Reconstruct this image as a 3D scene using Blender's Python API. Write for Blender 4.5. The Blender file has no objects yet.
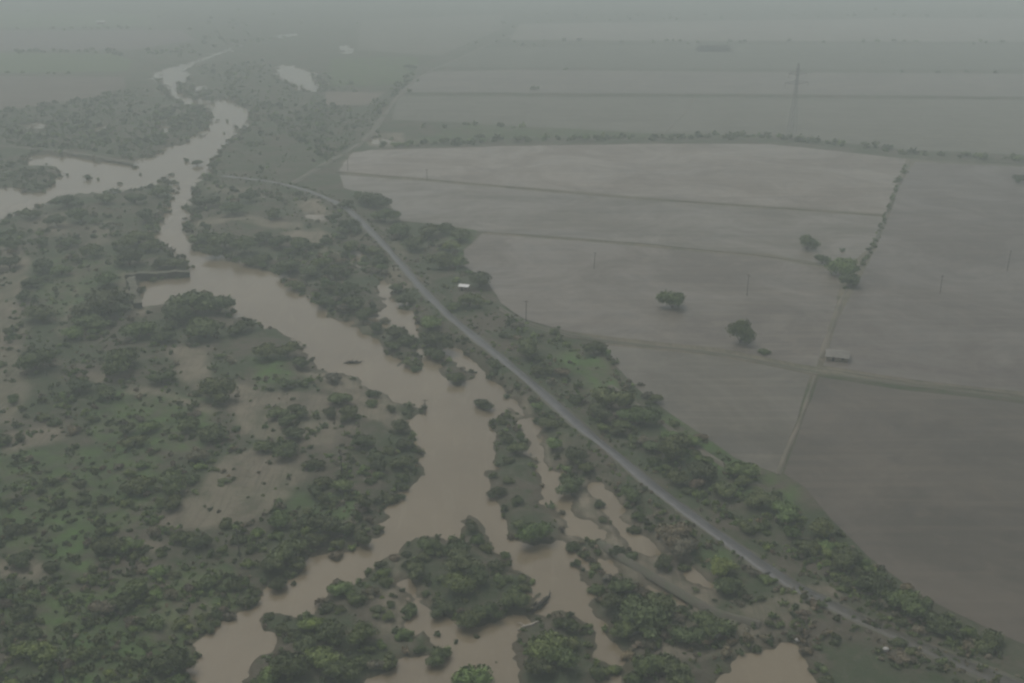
import bpy, math, random
import numpy as np

# ------------------------------------------------------------------ camera, sky, light
sc = bpy.context.scene
W, HT = 1024, 683
CAM_H, FPX, PITCH = 150.0, 1000.0, math.atan((341.5 + 55.0) / 1000.0)
cam = bpy.data.cameras.new("camera")
cam.sensor_width = 36.0
cam.lens = FPX / W * 36.0
cam.clip_start, cam.clip_end = 0.5, 40000
camo = bpy.data.objects.new("camera", cam)
camo.location = (0, 0, CAM_H)
camo.rotation_euler = (math.pi / 2 - PITCH, 0, 0)
sc.collection.objects.link(camo)
sc.camera = camo

SUN_EL, SUN_AZ = math.radians(62), math.radians(-40)
world = bpy.data.worlds.new("World")
sc.world = world
world.use_nodes = True
nt = world.node_tree
nt.nodes.clear()
sky = nt.nodes.new("ShaderNodeTexSky")
sky.sky_type = 'NISHITA'
sky.sun_disc = False
sky.sun_elevation = SUN_EL
sky.sun_rotation = SUN_AZ
sky.dust_density = 6.0
sky.ozone_density = 1.0
hs = nt.nodes.new("ShaderNodeHueSaturation")
hs.inputs['Saturation'].default_value = 0.32
bg = nt.nodes.new("ShaderNodeBackground")
bg.inputs['Strength'].default_value = 0.10
wo = nt.nodes.new("ShaderNodeOutputWorld")
nt.links.new(sky.outputs[0], hs.inputs['Color'])
nt.links.new(hs.outputs[0], bg.inputs[0])
nt.links.new(bg.outputs[0], wo.inputs[0])

sun = bpy.data.lights.new("sun", 'SUN')
sun.energy = 0.8
sun.angle = math.radians(28)
sun.color = (1.0, 0.97, 0.93)
suno = bpy.data.objects.new("sun", sun)
suno.rotation_euler = (math.pi / 2 - SUN_EL, 0, math.pi - SUN_AZ)
sc.collection.objects.link(suno)

vs = sc.view_settings
vs.view_transform = 'Standard'
vs.look = 'None'
vs.gamma = 1.0
vs.use_curve_mapping = False
vs.exposure = -0.19
HAZE = 0.00066
HAZE_COL = (0.90, 1.0, 0.98)
sc.cycles.use_denoising = True
sc.cycles.filter_width = 2.4
sc.cycles.max_bounces = 6
sc.cycles.volume_bounces = 1
sc.cycles.use_adaptive_sampling = False

# ------------------------------------------------------------------ helpers
rng = np.random.default_rng(11)
random.seed(5)
CP, SP = math.cos(PITCH), math.sin(PITCH)
col = sc.collection


def at(u, v, z=0.0):
    """a pixel of the photograph -> the ground point it shows"""
    xc, yc = (u - 512) / FPX, -(v - 341.5) / FPX
    dx, dy, dz = xc, yc * SP + CP, yc * CP - SP
    t = (z - CAM_H) / dz
    return (dx * t, dy * t)


def at_np(P, z=0.0):
    P = np.asarray(P, float)
    xc, yc = (P[:, 0] - 512) / FPX, -(P[:, 1] - 341.5) / FPX
    dx, dy, dz = xc, yc * SP + CP, yc * CP - SP
    t = (z - CAM_H) / dz
    return np.stack([dx * t, dy * t], 1)


def depth_of(x, y, z=1.5):
    return y * CP - (z - CAM_H) * SP


def project(x, y, z=1.5):
    d = depth_of(x, y, z)
    yc = (y * SP + (z - CAM_H) * CP) / d
    return 512 + FPX * x / d, 341.5 - FPX * yc


def hash2(ix, iy, seed):
    h = (ix.astype(np.int64) * 374761393 + iy.astype(np.int64) * 668265263 + seed * 1442695041) & 0x7fffffff
    h = ((h ^ (h >> 13)) * 1274126177) & 0x7fffffff
    h = (h ^ (h >> 16)) & 0xffff
    return h / 65535.0


def vnoise(x, y, seed=0):
    ix, iy = np.floor(x), np.floor(y)
    fx, fy = x - ix, y - iy
    fx, fy = fx * fx * (3 - 2 * fx), fy * fy * (3 - 2 * fy)
    a, b = hash2(ix, iy, seed), hash2(ix + 1, iy, seed)
    c, d = hash2(ix, iy + 1, seed), hash2(ix + 1, iy + 1, seed)
    return (a + (b - a) * fx) * (1 - fy) + (c + (d - c) * fx) * fy


def fbm(x, y, seed=0, octv=3):
    s, a, t = 0, 1.0, 0
    for k in range(octv):
        s = s + a * (vnoise(x * 2 ** k + 17 * k, y * 2 ** k + 31 * k, seed + k) * 2 - 1)
        t += a
        a *= 0.5
    return s / t


def seg_dist(P, A, B):
    d = B - A
    L = max(float(d @ d), 1e-9)
    t = np.clip(((P - A) @ d) / L, 0, 1)
    q = P - A - t[:, None] * d
    return np.sqrt((q * q).sum(1))


def poly_sd(P, poly):
    """distance to a closed outline, negative inside"""
    poly = np.asarray(poly, float)
    n = len(poly)
    D = np.full(len(P), 1e9)
    ins = np.zeros(len(P), bool)
    for i in range(n):
        A, B = poly[i], poly[(i + 1) % n]
        D = np.minimum(D, seg_dist(P, A, B))
        c = (A[1] > P[:, 1]) != (B[1] > P[:, 1])
        dy = B[1] - A[1]
        if abs(dy) > 1e-9:
            xi = A[0] + (P[:, 1] - A[1]) / dy * (B[0] - A[0])
            ins ^= c & (P[:, 0] < xi)
    return np.where(ins, -D, D)


def union_sd(P, polys, reach=60.0):
    D = np.full(len(P), reach)
    for pl in polys:
        lo, hi = pl.min(0) - reach, pl.max(0) + reach
        k = np.nonzero((P[:, 0] > lo[0]) & (P[:, 0] < hi[0]) & (P[:, 1] > lo[1]) & (P[:, 1] < hi[1]))[0]
        if len(k):
            D[k] = np.minimum(D[k], poly_sd(P[k], pl))
    return D


def line_dist(P, line, reach=60.0):
    D = np.full(len(P), reach)
    lo, hi = line.min(0) - reach, line.max(0) + reach
    k = np.nonzero((P[:, 0] > lo[0]) & (P[:, 0] < hi[0]) & (P[:, 1] > lo[1]) & (P[:, 1] < hi[1]))[0]
    if len(k):
        d = np.full(len(k), reach)
        for i in range(len(line) - 1):
            d = np.minimum(d, seg_dist(P[k], line[i], line[i + 1]))
        D[k] = d
    return D


def smooth(line, it=2):
    P = np.asarray(line, float)
    for _ in range(it):
        q = [P[0]]
        for i in range(len(P) - 1):
            q.append(P[i] * .75 + P[i + 1] * .25)
            q.append(P[i] * .25 + P[i + 1] * .75)
        q.append(P[-1])
        P = np.array(q)
    return P


def rounded(P):
    Q = np.roll(P, -1, 0)
    return np.stack([P * .72 + Q * .28, P * .28 + Q * .72], 1).reshape(-1, 2)


def sstep(a, b, x):
    t = np.clip((x - a) / (b - a), 0, 1)
    return t * t * (3 - 2 * t)


def mesh_np(name, V, F, mat, smooth_shade=False):
    """V (n,3); F (m,3) or (m,4)"""
    V, F = np.asarray(V, np.float32), np.asarray(F, np.int32)
    me = bpy.data.meshes.new(name)
    m, k = F.shape
    me.vertices.add(len(V))
    me.vertices.foreach_set("co", V.ravel())
    me.loops.add(m * k)
    me.loops.foreach_set("vertex_index", F.ravel())
    me.polygons.add(m)
    me.polygons.foreach_set("loop_start", np.arange(0, m * k, k, dtype=np.int32))
    try:
        me.polygons.foreach_set("loop_total", np.full(m, k, np.int32))
    except Exception:
        pass
    if smooth_shade:
        me.polygons.foreach_set("use_smooth", np.ones(m, bool))
    me.update(calc_edges=True)
    me.validate()
    if mat:
        me.materials.append(mat)
    return me


def link(name, me, parent=None):
    o = bpy.data.objects.new(name, me)
    col.objects.link(o)
    if parent:
        o.parent = parent
    return o


def tag(o, label=None, cat=None, group=None, kind=None):
    if label: o["label"] = label
    if cat: o["category"] = cat
    if group: o["group"] = group
    if kind: o["kind"] = kind
    return o


def empty(name, loc, rz=0.0):
    o = bpy.data.objects.new(name, None)
    col.objects.link(o)
    o.location = loc
    o.rotation_euler = (0, 0, rz)
    o.empty_display_size = 0.5
    return o


class MB:
    """collects boxes, tapered tubes and faces into one mesh"""
    def __init__(s):
        s.v, s.f = [], []

    def box(s, c, size, rz=0.0):
        cx, cy, cz = c
        hx, hy, hz = size[0] / 2, size[1] / 2, size[2] / 2
        n = len(s.v)
        co, si = math.cos(rz), math.sin(rz)
        for z in (-hz, hz):
            for x, y in ((-hx, -hy), (hx, -hy), (hx, hy), (-hx, hy)):
                s.v.append((cx + x * co - y * si, cy + x * si + y * co, cz + z))
        s.f += [tuple(n + i for i in q) for q in ((3, 2, 1, 0), (4, 5, 6, 7), (0, 1, 5, 4), (1, 2, 6, 5), (2, 3, 7, 6), (3, 0, 4, 7))]
        return s

    def tube(s, pts, radii, n=7):
        pts = [np.array(p, float) for p in pts]
        base = len(s.v)
        for i, p in enumerate(pts):
            d = pts[min(i + 1, len(pts) - 1)] - pts[max(i - 1, 0)]
            d /= np.linalg.norm(d) + 1e-9
            a = np.cross(d, (0, 0, 1)) if abs(d[2]) < 0.9 else np.cross(d, (1, 0, 0))
            a /= np.linalg.norm(a)
            b = np.cross(d, a)
            for k in range(n):
                t = 2 * math.pi * k / n
                s.v.append(tuple(p + radii[i] * (math.cos(t) * a + math.sin(t) * b)))
        for i in range(len(pts) - 1):
            for k in range(n):
                k2 = (k + 1) % n
                s.f.append((base + i * n + k, base + i * n + k2, base + (i + 1) * n + k2, base + (i + 1) * n + k))
        s.f.append(tuple(base + k for k in range(n))[::-1])
        s.f.append(tuple(base + (len(pts) - 1) * n + k for k in range(n)))
        return s

    def face(s, pts):
        n = len(s.v)
        s.v += [tuple(p) for p in pts]
        s.f.append(tuple(range(n, n + len(pts))))
        return s

    def build(s, name, mat, parent=None, bevel=0.0):
        me = bpy.data.meshes.new(name)
        me.from_pydata(s.v, [], s.f)
        me.update()
        me.materials.append(mat)
        o = link(name, me, parent)
        if bevel:
            b = o.modifiers.new("bevel", 'BEVEL')
            b.width, b.segments, b.limit_method = bevel, 2, 'ANGLE'
        return o


# ------------------------------------------------------------------ materials
def new_mat(name, rough=0.8, spec=0.3):
    m = bpy.data.materials.new(name)
    m.use_nodes = True
    b = m.node_tree.nodes["Principled BSDF"]
    b.inputs['Roughness'].default_value = rough
    b.inputs['Specular IOR Level'].default_value = spec
    return m, m.node_tree, b


def N(t, kind, **kw):
    n = t.nodes.new(kind)
    for k, v in kw.items():
        setattr(n, k, v)
    return n


def mixc(t, fac, a, b, blend='MIX'):
    n = t.nodes.new("ShaderNodeMix")
    n.data_type = 'RGBA'
    n.blend_type = blend
    for sock, v in ((n.inputs[0], fac), (n.inputs[6], a), (n.inputs[7], b)):
        if isinstance(v, bpy.types.NodeSocket):
            t.links.new(v, sock)
        elif isinstance(v, (int, float)):
            sock.default_value = v
        else:
            sock.default_value = (*v, 1)
    return n.outputs[2]


def noise(t, scale, detail=3.0, rough=0.55, vec=None, dist=0.0):
    n = t.nodes.new("ShaderNodeTexNoise")
    n.inputs['Scale'].default_value = scale
    n.inputs['Detail'].default_value = detail
    n.inputs['Roughness'].default_value = rough
    n.inputs['Distortion'].default_value = dist
    if vec is None:
        g = t.nodes.new("ShaderNodeNewGeometry")
        vec = g.outputs['Position']
    t.links.new(vec, n.inputs['Vector'])
    return n.outputs['Fac']


def ramp(t, fac, a, b):
    n = t.nodes.new("ShaderNodeMapRange")
    n.inputs['From Min'].default_value = a
    n.inputs['From Max'].default_value = b
    t.links.new(fac, n.inputs['Value'])
    return n.outputs[0]


def mul(t, a, b):
    n = t.nodes.new("ShaderNodeMath")
    n.operation = 'MULTIPLY'
    for i, v in enumerate((a, b)):
        if isinstance(v, bpy.types.NodeSocket):
            t.links.new(v, n.inputs[i])
        else:
            n.inputs[i].default_value = v
    return n.outputs[0]


def attr(t, name):
    n = t.nodes.new("ShaderNodeAttribute")
    n.attribute_name = name
    return n


def bump(t, b, h, strength, dist=1.0):
    n = t.nodes.new("ShaderNodeBump")
    n.inputs['Strength'].default_value = strength
    n.inputs['Distance'].default_value = dist
    t.links.new(h, n.inputs['Height'])
    t.links.new(n.outputs[0], b.inputs['Normal'])


def simple(name, c1, c2, scale=1.0, rough=0.8, spec=0.3):
    m, t, b = new_mat(name, rough, spec)
    t.links.new(mixc(t, ramp(t, noise(t, scale, 4), 0.35, 0.65), c1, c2), b.inputs['Base Color'])
    return m


# ground: soil, thin grass, bare sand and wet mud, told apart by where they lie
M_ground, t, b = new_mat("ground_soil", 0.9, 0.2)
c = mixc(t, ramp(t, noise(t, 0.045, 5), 0.42, 0.58), (0.088, 0.078, 0.056), (0.050, 0.064, 0.032))
c = mixc(t, ramp(t, noise(t, 0.22, 4, 0.65), 0.5, 0.68), c, (0.044, 0.062, 0.026))
c = mixc(t, mul(t, ramp(t, noise(t, 0.35, 4, 0.7), 0.54, 0.72), 0.5), c, (0.12, 0.105, 0.078))
c = mixc(t, mul(t, attr(t, "grass").outputs['Fac'], ramp(t, noise(t, 0.16, 5, 0.65), 0.38, 0.62)), c, (0.070, 0.125, 0.032))
gs = N(t, "ShaderNodeNewGeometry")
mps = N(t, "ShaderNodeMapping")
mps.inputs['Rotation'].default_value = (0, 0, 0.6)
mps.inputs['Scale'].default_value = (2.2, 0.3, 1)
t.links.new(gs.outputs['Position'], mps.inputs['Vector'])
sandc = mixc(t, mul(t, ramp(t, noise(t, 0.22, 5, 0.7, mps.outputs[0], 0.8), 0.46, 0.62), 0.65), (0.205, 0.178, 0.130), (0.105, 0.096, 0.068))
c = mixc(t, mul(t, attr(t, "sand").outputs['Fac'], ramp(t, noise(t, 0.10, 5, 0.6), 0.22, 0.52)), c, sandc)
c = mixc(t, mul(t, attr(t, "mud").outputs['Fac'], 0.75), c, (0.070, 0.060, 0.038))
t.links.new(c, b.inputs['Base Color'])
bump(t, b, noise(t, 0.8, 5, 0.7), 0.6, 0.6)

M_water, t, b = new_mat("muddy_water", 0.12, 0.5)
gw = N(t, "ShaderNodeNewGeometry")
mpw = N(t, "ShaderNodeMapping")
mpw.inputs['Rotation'].default_value = (0, 0, -0.5)
mpw.inputs['Scale'].default_value = (3.0, 0.5, 1)
t.links.new(gw.outputs['Position'], mpw.inputs['Vector'])
c = mixc(t, ramp(t, noise(t, 0.018, 5, 0.6, dist=1.2), 0.35, 0.65), (0.158, 0.127, 0.080), (0.192, 0.156, 0.100))
c = mixc(t, mul(t, ramp(t, noise(t, 0.06, 6, 0.7, mpw.outputs[0], 1.5), 0.52, 0.72), 0.55), c, (0.225, 0.19, 0.125))
t.links.new(c, b.inputs['Base Color'])
bump(t, b, noise(t, 0.5, 4, 0.6, dist=0.6), 0.12, 0.5)

M_road, t, b = new_mat("wet_asphalt", 0.45, 0.4)
c = mixc(t, ramp(t, noise(t, 0.30, 6, 0.75), 0.38, 0.66), (0.060, 0.061, 0.061), (0.098, 0.098, 0.095))
n_ = N(t, "ShaderNodeMath")
n_.operation = 'ADD'
t.links.new(attr(t, "mud_shade").outputs['Fac'], n_.inputs[0])
t.links.new(noise(t, 0.35, 5, 0.7), n_.inputs[1])
c = mixc(t, ramp(t, n_.outputs[0], 0.62, 0.98), c, (0.062, 0.058, 0.042))  # dark brown over the near end: mud, with the vegetation's shade painted in
t.links.new(c, b.inputs['Base Color'])
M_shoulder = simple("gravel_shoulder", (0.10, 0.09, 0.068), (0.09, 0.095, 0.06), 0.35)
M_track = simple("dirt_track", (0.135, 0.12, 0.092), (0.085, 0.085, 0.058), 0.12)
M_bund = simple("weedy_bank", (0.078, 0.080, 0.052), (0.15, 0.13, 0.10), 0.05)


def field_mat(name, a, bb, ang, wet=0.5, furrow=0.5):
    m, t, b = new_mat(name, 0.6, 0.5 if wet else 0.15)
    g = N(t, "ShaderNodeNewGeometry")
    mp = N(t, "ShaderNodeMapping")
    mp.inputs['Rotation'].default_value = (0, 0, ang)
    mp.inputs['Scale'].default_value = (0.12, 1.6, 1)
    t.links.new(g.outputs['Position'], mp.inputs['Vector'])
    streak = noise(t, 0.05, 5, 0.65, mp.outputs[0], 0.4)
    patch = noise(t, 0.016, 7, 0.68, dist=1.0)
    c = mixc(t, ramp(t, patch, 0.38, 0.62), a, bb)
    c = mixc(t, mul(t, ramp(t, noise(t, 0.045, 6, 0.7, dist=0.5), 0.5, 0.66), 0.55), c, tuple(x * 0.70 for x in a))
    c = mixc(t, mul(t, ramp(t, streak, 0.45, 0.65), furrow), c, tuple(x * 0.62 for x in a))
    c = mixc(t, mul(t, ramp(t, noise(t, 0.10, 6, 0.7), 0.52, 0.70), 0.5), c, tuple(x * 1.35 for x in bb))
    mp2 = N(t, "ShaderNodeMapping")
    mp2.inputs['Rotation'].default_value = (0, 0, ang)
    mp2.inputs['Scale'].default_value = (0.25, 5.0, 1)
    t.links.new(g.outputs['Position'], mp2.inputs['Vector'])
    c = mixc(t, mul(t, ramp(t, noise(t, 0.05, 4, 0.6, mp2.outputs[0], 0.2), 0.5, 0.66), 0.45), c, tuple(x * 1.3 for x in bb))
    t.links.new(c, b.inputs['Base Color'])
    rg = ramp(t, patch, 0.40, 0.60)
    mr = N(t, "ShaderNodeMapRange")
    mr.inputs['To Min'].default_value = 0.62 if wet else 0.95
    mr.inputs['To Max'].default_value = (0.62 - 0.5 * wet) if wet else 0.9
    t.links.new(rg, mr.inputs['Value'])
    t.links.new(mr.outputs[0], b.inputs['Roughness'])
    bump(t, b, streak, 0.2, 0.3)
    return m


def leaf_mat(name, use_attr=False):
    m, t, b = new_mat(name, 0.65, 0.25)
    if use_attr:
        src = attr(t, "tone").outputs['Color']
        v = noise(t, 0.35, 3, 0.6)
    else:
        oi = N(t, "ShaderNodeObjectInfo")
        src = oi.outputs['Color']
        v = noise(t, 0.55, 4, 0.65)
    c = mixc(t, ramp(t, v, 0.38, 0.66), src, (2.0, 1.9, 1.7), 'MULTIPLY')
    t.links.new(c, b.inputs['Base Color'])
    return m


M_leaf = leaf_mat("leaves")
M_leaf_mass = leaf_mat("scrub_leaves", True)
M_bark = simple("bark", (0.10, 0.08, 0.06), (0.055, 0.045, 0.035), 3.0)
M_dead = simple("bleached_wood", (0.42, 0.38, 0.32), (0.28, 0.24, 0.19), 1.5)
M_darkwood = simple("wet_driftwood", (0.035, 0.030, 0.024), (0.06, 0.05, 0.04), 2.0)
M_pole = simple("weathered_pole", (0.11, 0.10, 0.088), (0.075, 0.068, 0.06), 2.0)
M_ceramic = simple("porcelain", (0.5, 0.48, 0.44), (0.4, 0.38, 0.35), 3.0, 0.3)
M_steel = simple("galvanised_steel", (0.32, 0.325, 0.33), (0.26, 0.265, 0.27), 1.0, 0.5)  # grey lightened so the far pylon blends into the haze
M_plaster = simple("mud_plaster", (0.27, 0.22, 0.17), (0.21, 0.175, 0.135), 0.6)
M_white = simple("white_sheet_metal", (0.72, 0.72, 0.70), (0.60, 0.60, 0.57), 0.4, 0.5)
M_paleroof = simple("pale_roof", (0.20, 0.19, 0.165), (0.15, 0.14, 0.12), 0.4)
M_dark = simple("dark_opening", (0.03, 0.027, 0.024), (0.02, 0.02, 0.018), 1.0)
M_bank = simple("bank_earth", (0.090, 0.080, 0.058), (0.058, 0.055, 0.038), 0.5)
M_bank_top = simple("bank_top_soil", (0.13, 0.118, 0.09), (0.075, 0.08, 0.048), 0.5)
M_rock = simple("pale_rock", (0.5, 0.48, 0.45), (0.38, 0.36, 0.33), 1.5)

# ------------------------------------------------------------------ plan of the place (outlines read off the photograph, put on the ground)
WATER_PX = [
    # main river, its left arm and the two channels round the near island
    [(243, 43.5), (236, 46), (222, 51), (207, 56.5), (190, 63), (170, 67), (151, 74), (159, 82), (160, 88), (167, 94), (172, 98),
     (181, 106), (195, 107), (207, 109), (209, 122), (206, 131), (195, 138), (180, 145), (166, 150), (155, 155), (140, 160),
     (118, 162), (85, 159), (55, 155), (27, 153), (24, 166), (44, 166), (52, 170), (60, 180), (45, 188), (37, 196), (15, 190),
     (0, 187), (-60, 190), (-260, 200), (-260, 235), (-60, 228), (0, 223), (20, 214), (46, 206), (66, 195), (85, 193), (110, 192), (130, 193), (146, 190),
     (158, 183), (170, 177), (175, 186), (170, 198), (164, 210), (157, 224), (154, 238), (163, 248), (173, 255), (187, 261),
     (190, 271), (180, 276), (160, 280), (142, 285), (141, 303), (149, 306), (163, 303), (180, 294), (200, 290), (217, 296),
     (230, 306), (242, 316), (257, 326), (281, 331), (296, 341), (309, 352), (317, 362), (325, 371), (343, 377), (357, 383),
     (373, 388), (384, 396), (396, 404), (416, 404), (427, 410), (420, 417), (404, 418), (403, 425), (413, 435), (418, 445), (417, 458),
     (418, 468), (412, 480), (406, 492), (396, 498), (389, 510), (386, 526), (378, 535), (360, 541), (345, 552), (323, 556),
     (310, 560), (303, 575), (283, 583), (266, 591), (259, 603), (249, 609), (233, 617), (219, 617), (204, 632), (197, 648),
     (197, 668), (192, 690), (180, 740), (160, 860), (300, 860), (300, 740), (245, 690), (256, 662), (266, 660), (283, 652), (282, 635), (268, 626), (270, 616),
     (290, 620), (316, 612), (323, 598), (329, 586), (349, 582), (368, 578), (376, 562), (396, 557), (412, 538), (436, 536),
     (450, 541), (462, 531), (460, 516), (484, 516), (488, 534), (497, 543), (494, 552), (507, 557), (513, 570), (530, 578),
     (531, 600), (519, 610), (505, 616), (489, 626), (473, 629), (456, 626), (447, 613), (423, 610), (420, 618), (426, 640),
     (448, 644), (458, 652), (440, 663), (420, 660), (402, 658), (394, 666), (380, 670), (366, 690), (350, 780), (560, 780), (520, 690), (524, 660), (522, 640), (530, 622), (548, 616), (575, 616), (588, 640),
     (585, 658), (612, 662), (612, 676), (590, 690), (600, 780), (640, 780), (626, 690), (632, 658), (628, 642), (618, 633), (606, 615), (596, 596), (586, 582), (577, 567),
     (566, 553), (561, 540), (555, 549), (538, 547), (522, 542), (511, 533), (508, 521), (502, 503), (487, 492), (488, 476), (500, 462), (500, 448), (496, 432), (500, 418),
     (512, 408), (524, 425), (533, 440), (540, 456), (546, 475), (560, 498), (566, 515), (578, 516), (566, 490), (556, 470), (549, 456), (546, 438), (536, 418),
     (524, 402), (508, 396), (497, 384), (487, 371), (476, 358), (460, 349), (452, 340), (446, 348), (450, 360), (466, 366), (471, 380), (458, 388), (446, 380), (438, 366), (426, 352),
     (418, 346), (419, 331), (413, 315), (400, 305), (391, 291), (380, 277), (377, 295), (383, 307), (376, 318), (379, 329),
     (398, 328), (413, 335), (416, 350), (426, 364), (418, 371), (404, 362), (389, 351), (376, 339), (359, 330), (346, 320), (324, 311), (313, 301), (296, 294), (288, 281),
     (273, 271), (256, 266), (240, 263), (227, 258), (207, 255), (194, 248), (187, 236), (190, 224), (189, 210), (197, 194), (207, 180),
     (213, 167), (217, 153), (230, 142), (247, 130), (255, 118), (250, 110), (233, 101), (220, 98), (213, 101), (196, 101), (184, 95),
     (178, 88), (188, 80), (190, 66), (208, 58.5), (224, 53), (236, 48), (243, 46)],
    [(589, 485), (600, 484), (610, 495), (622, 511), (630, 524), (645, 531), (656, 544), (664, 556), (645, 556), (632, 545), (620, 540), (608, 527), (602, 514), (604, 502), (592, 494)],
    [(508, 398), (526, 402), (538, 424), (549, 444), (556, 470), (566, 492), (575, 510), (592, 519), (614, 529), (606, 541), (580, 538), (560, 530), (553, 506), (542, 486), (532, 466), (525, 440), (512, 420)],
    [(398, 575), (412, 580), (424, 594), (432, 612), (424, 628), (412, 640), (398, 646), (400, 630), (412, 616), (406, 600), (396, 588)],
    [(470, 352), (480, 352), (486, 362), (480, 366)],
    [(560, 468), (568, 470), (572, 484), (566, 484)],
    [(596, 559), (612, 564), (624, 576), (606, 573)],
    [(642, 584), (668, 590), (692, 604), (664, 601)],
    [(700, 640), (718, 633), (728, 640), (708, 648)],
    [(566, 552), (580, 556), (590, 570), (578, 568)],
    [(684, 567), (690, 566), (702, 577), (712, 585), (705, 588), (692, 580)],
    [(690, 780), (706, 690), (719, 674), (742, 656), (768, 650), (790, 643), (806, 658), (816, 676), (830, 700), (850, 780)],
    [(274, 64), (300, 66), (312, 72), (324, 84), (322, 92), (304, 92), (285, 84), (273, 76)],
    [(338, 46), (350, 45), (355, 52), (346, 57)],
    [(272, 36), (284, 34), (296, 33), (290, 37), (278, 39)],
    [(370, 138), (384, 137), (397, 142), (398, 146), (380, 146), (370, 144)],
    [(408, 82), (420, 80), (422, 90), (404, 91)],
    [(398, 271), (406, 269), (410, 273), (400, 276)],
    [(406, 282), (416, 281), (418, 285), (408, 287)],
    [(95, 127), (105, 126), (106, 131), (97, 132)],
    [(158, 126), (174, 124), (179, 130), (166, 133)],
    [(12, 125), (50, 122), (56, 126), (20, 130)],
    [(192, 87), (203, 86), (205, 93), (195, 95)],
    [(256, 192), (272, 193), (274, 197), (257, 196)],
    [(310, 216), (326, 217), (328, 220), (312, 220)],
    [(352, 250), (362, 250), (368, 262), (364, 268), (356, 262)],
]
SAND_PX = [
    ([(338, 172), (352, 154), (640, 146), (906, 161), (1400, 192), (1400, 478), (1024, 402), (815, 377), (776, 474), (735, 458), (642, 394), (606, 346), (530, 322), (492, 284), (466, 264), (480, 232), (402, 221)], 0.70),
    ([(190, 500), (205, 488), (225, 462), (262, 452), (300, 458), (312, 478), (285, 505), (262, 520), (225, 532), (180, 535), (160, 530)], 0.74),
    ([(-60, 250), (24, 250), (30, 275), (18, 300), (26, 330), (22, 370), (30, 400), (14, 430), (-60, 430)], 0.6),
    ([(172, 352), (208, 350), (212, 380), (198, 396), (178, 385)], 0.9),
    ([(228, 384), (258, 392), (262, 430), (244, 440), (232, 412)], 0.9),
    ([(240, 395), (330, 400), (360, 430), (330, 452), (250, 445)], 0.65),
    ([(300, 375), (340, 370), (400, 405), (400, 432), (360, 420)], 0.8),
    ([(84, 378), (128, 376), (130, 388), (92, 388)], 0.7),
    ([(0, 440), (30, 432), (60, 428), (64, 445), (30, 452), (5, 462)], 0.7),
    ([(0, 565), (30, 566), (55, 575), (50, 590), (20, 582), (-20, 582)], 0.8),
    ([(126, 552), (150, 545), (166, 552), (140, 566)], 0.6),
    ([(285, 235), (320, 230), (335, 240), (320, 246), (285, 243)], 0.95),
    ([(292, 203), (318, 203), (334, 218), (326, 224), (306, 214)], 0.95),
    ([(194, 222), (240, 216), (280, 226), (276, 232), (236, 224), (196, 230)], 0.8),
    ([(262, 222), (300, 226), (304, 232), (264, 230)], 0.8),
    ([(205, 185), (250, 190), (268, 200), (240, 200), (208, 192)], 0.6),
    ([(318, 250), (345, 254), (350, 266), (330, 262)], 0.6),
    ([(380, 272), (400, 266), (420, 284), (410, 296), (392, 286)], 0.6),
    ([(340, 320), (376, 318), (392, 338), (372, 334)], 0.55),
    ([(23, 256), (27, 256), (30, 276), (18, 301), (11, 321), (8, 345), (2, 345), (5, 321), (12, 300), (24, 276)], 1.0),
    ([(123, 276), (127, 276), (128, 293), (146, 316), (140, 317), (124, 294)], 1.0),
    ([(70, 262), (74, 262), (80, 290), (70, 318), (64, 340), (60, 340), (66, 316), (76, 290)], 0.7),
    ([(128, 390), (170, 394), (205, 410), (215, 416), (212, 420), (168, 402), (128, 396)], 0.8),
    ([(30, 222), (66, 214), (70, 236), (36, 240)], 0.6),
    ([(88, 225), (112, 222), (112, 246), (92, 250)], 0.5),
    ([(126, 290), (136, 290), (150, 312), (142, 318), (130, 306)], 0.8),
    ([(390, 248), (398, 244), (412, 258), (404, 262)], 0.5),
    ([(505, 395), (524, 402), (545, 440), (566, 500), (600, 530), (580, 545), (560, 545), (545, 480), (530, 440), (508, 410)], 0.9),
    ([(566, 490), (600, 480), (640, 525), (690, 565), (680, 580), (640, 560), (595, 545)], 1.0),
    ([(590, 545), (640, 560), (720, 600), (710, 620), (650, 590), (600, 568)], 0.72),
    ([(684, 562), (720, 580), (716, 600), (690, 590)], 0.8),
    ([(640, 640), (700, 622), (820, 590), (840, 600), (760, 640), (660, 680)], 0.65),
    ([(395, 555), (420, 585), (440, 610), (420, 640), (390, 660), (370, 620), (380, 595)], 0.8),
    ([(150, 620), (205, 600), (225, 608), (195, 630), (160, 640)], 0.3),
    ([(545, 452), (562, 432), (570, 470), (560, 480)], 0.4),
    ([(368, 135), (402, 135), (404, 148), (368, 148)], 0.9),
]
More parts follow.
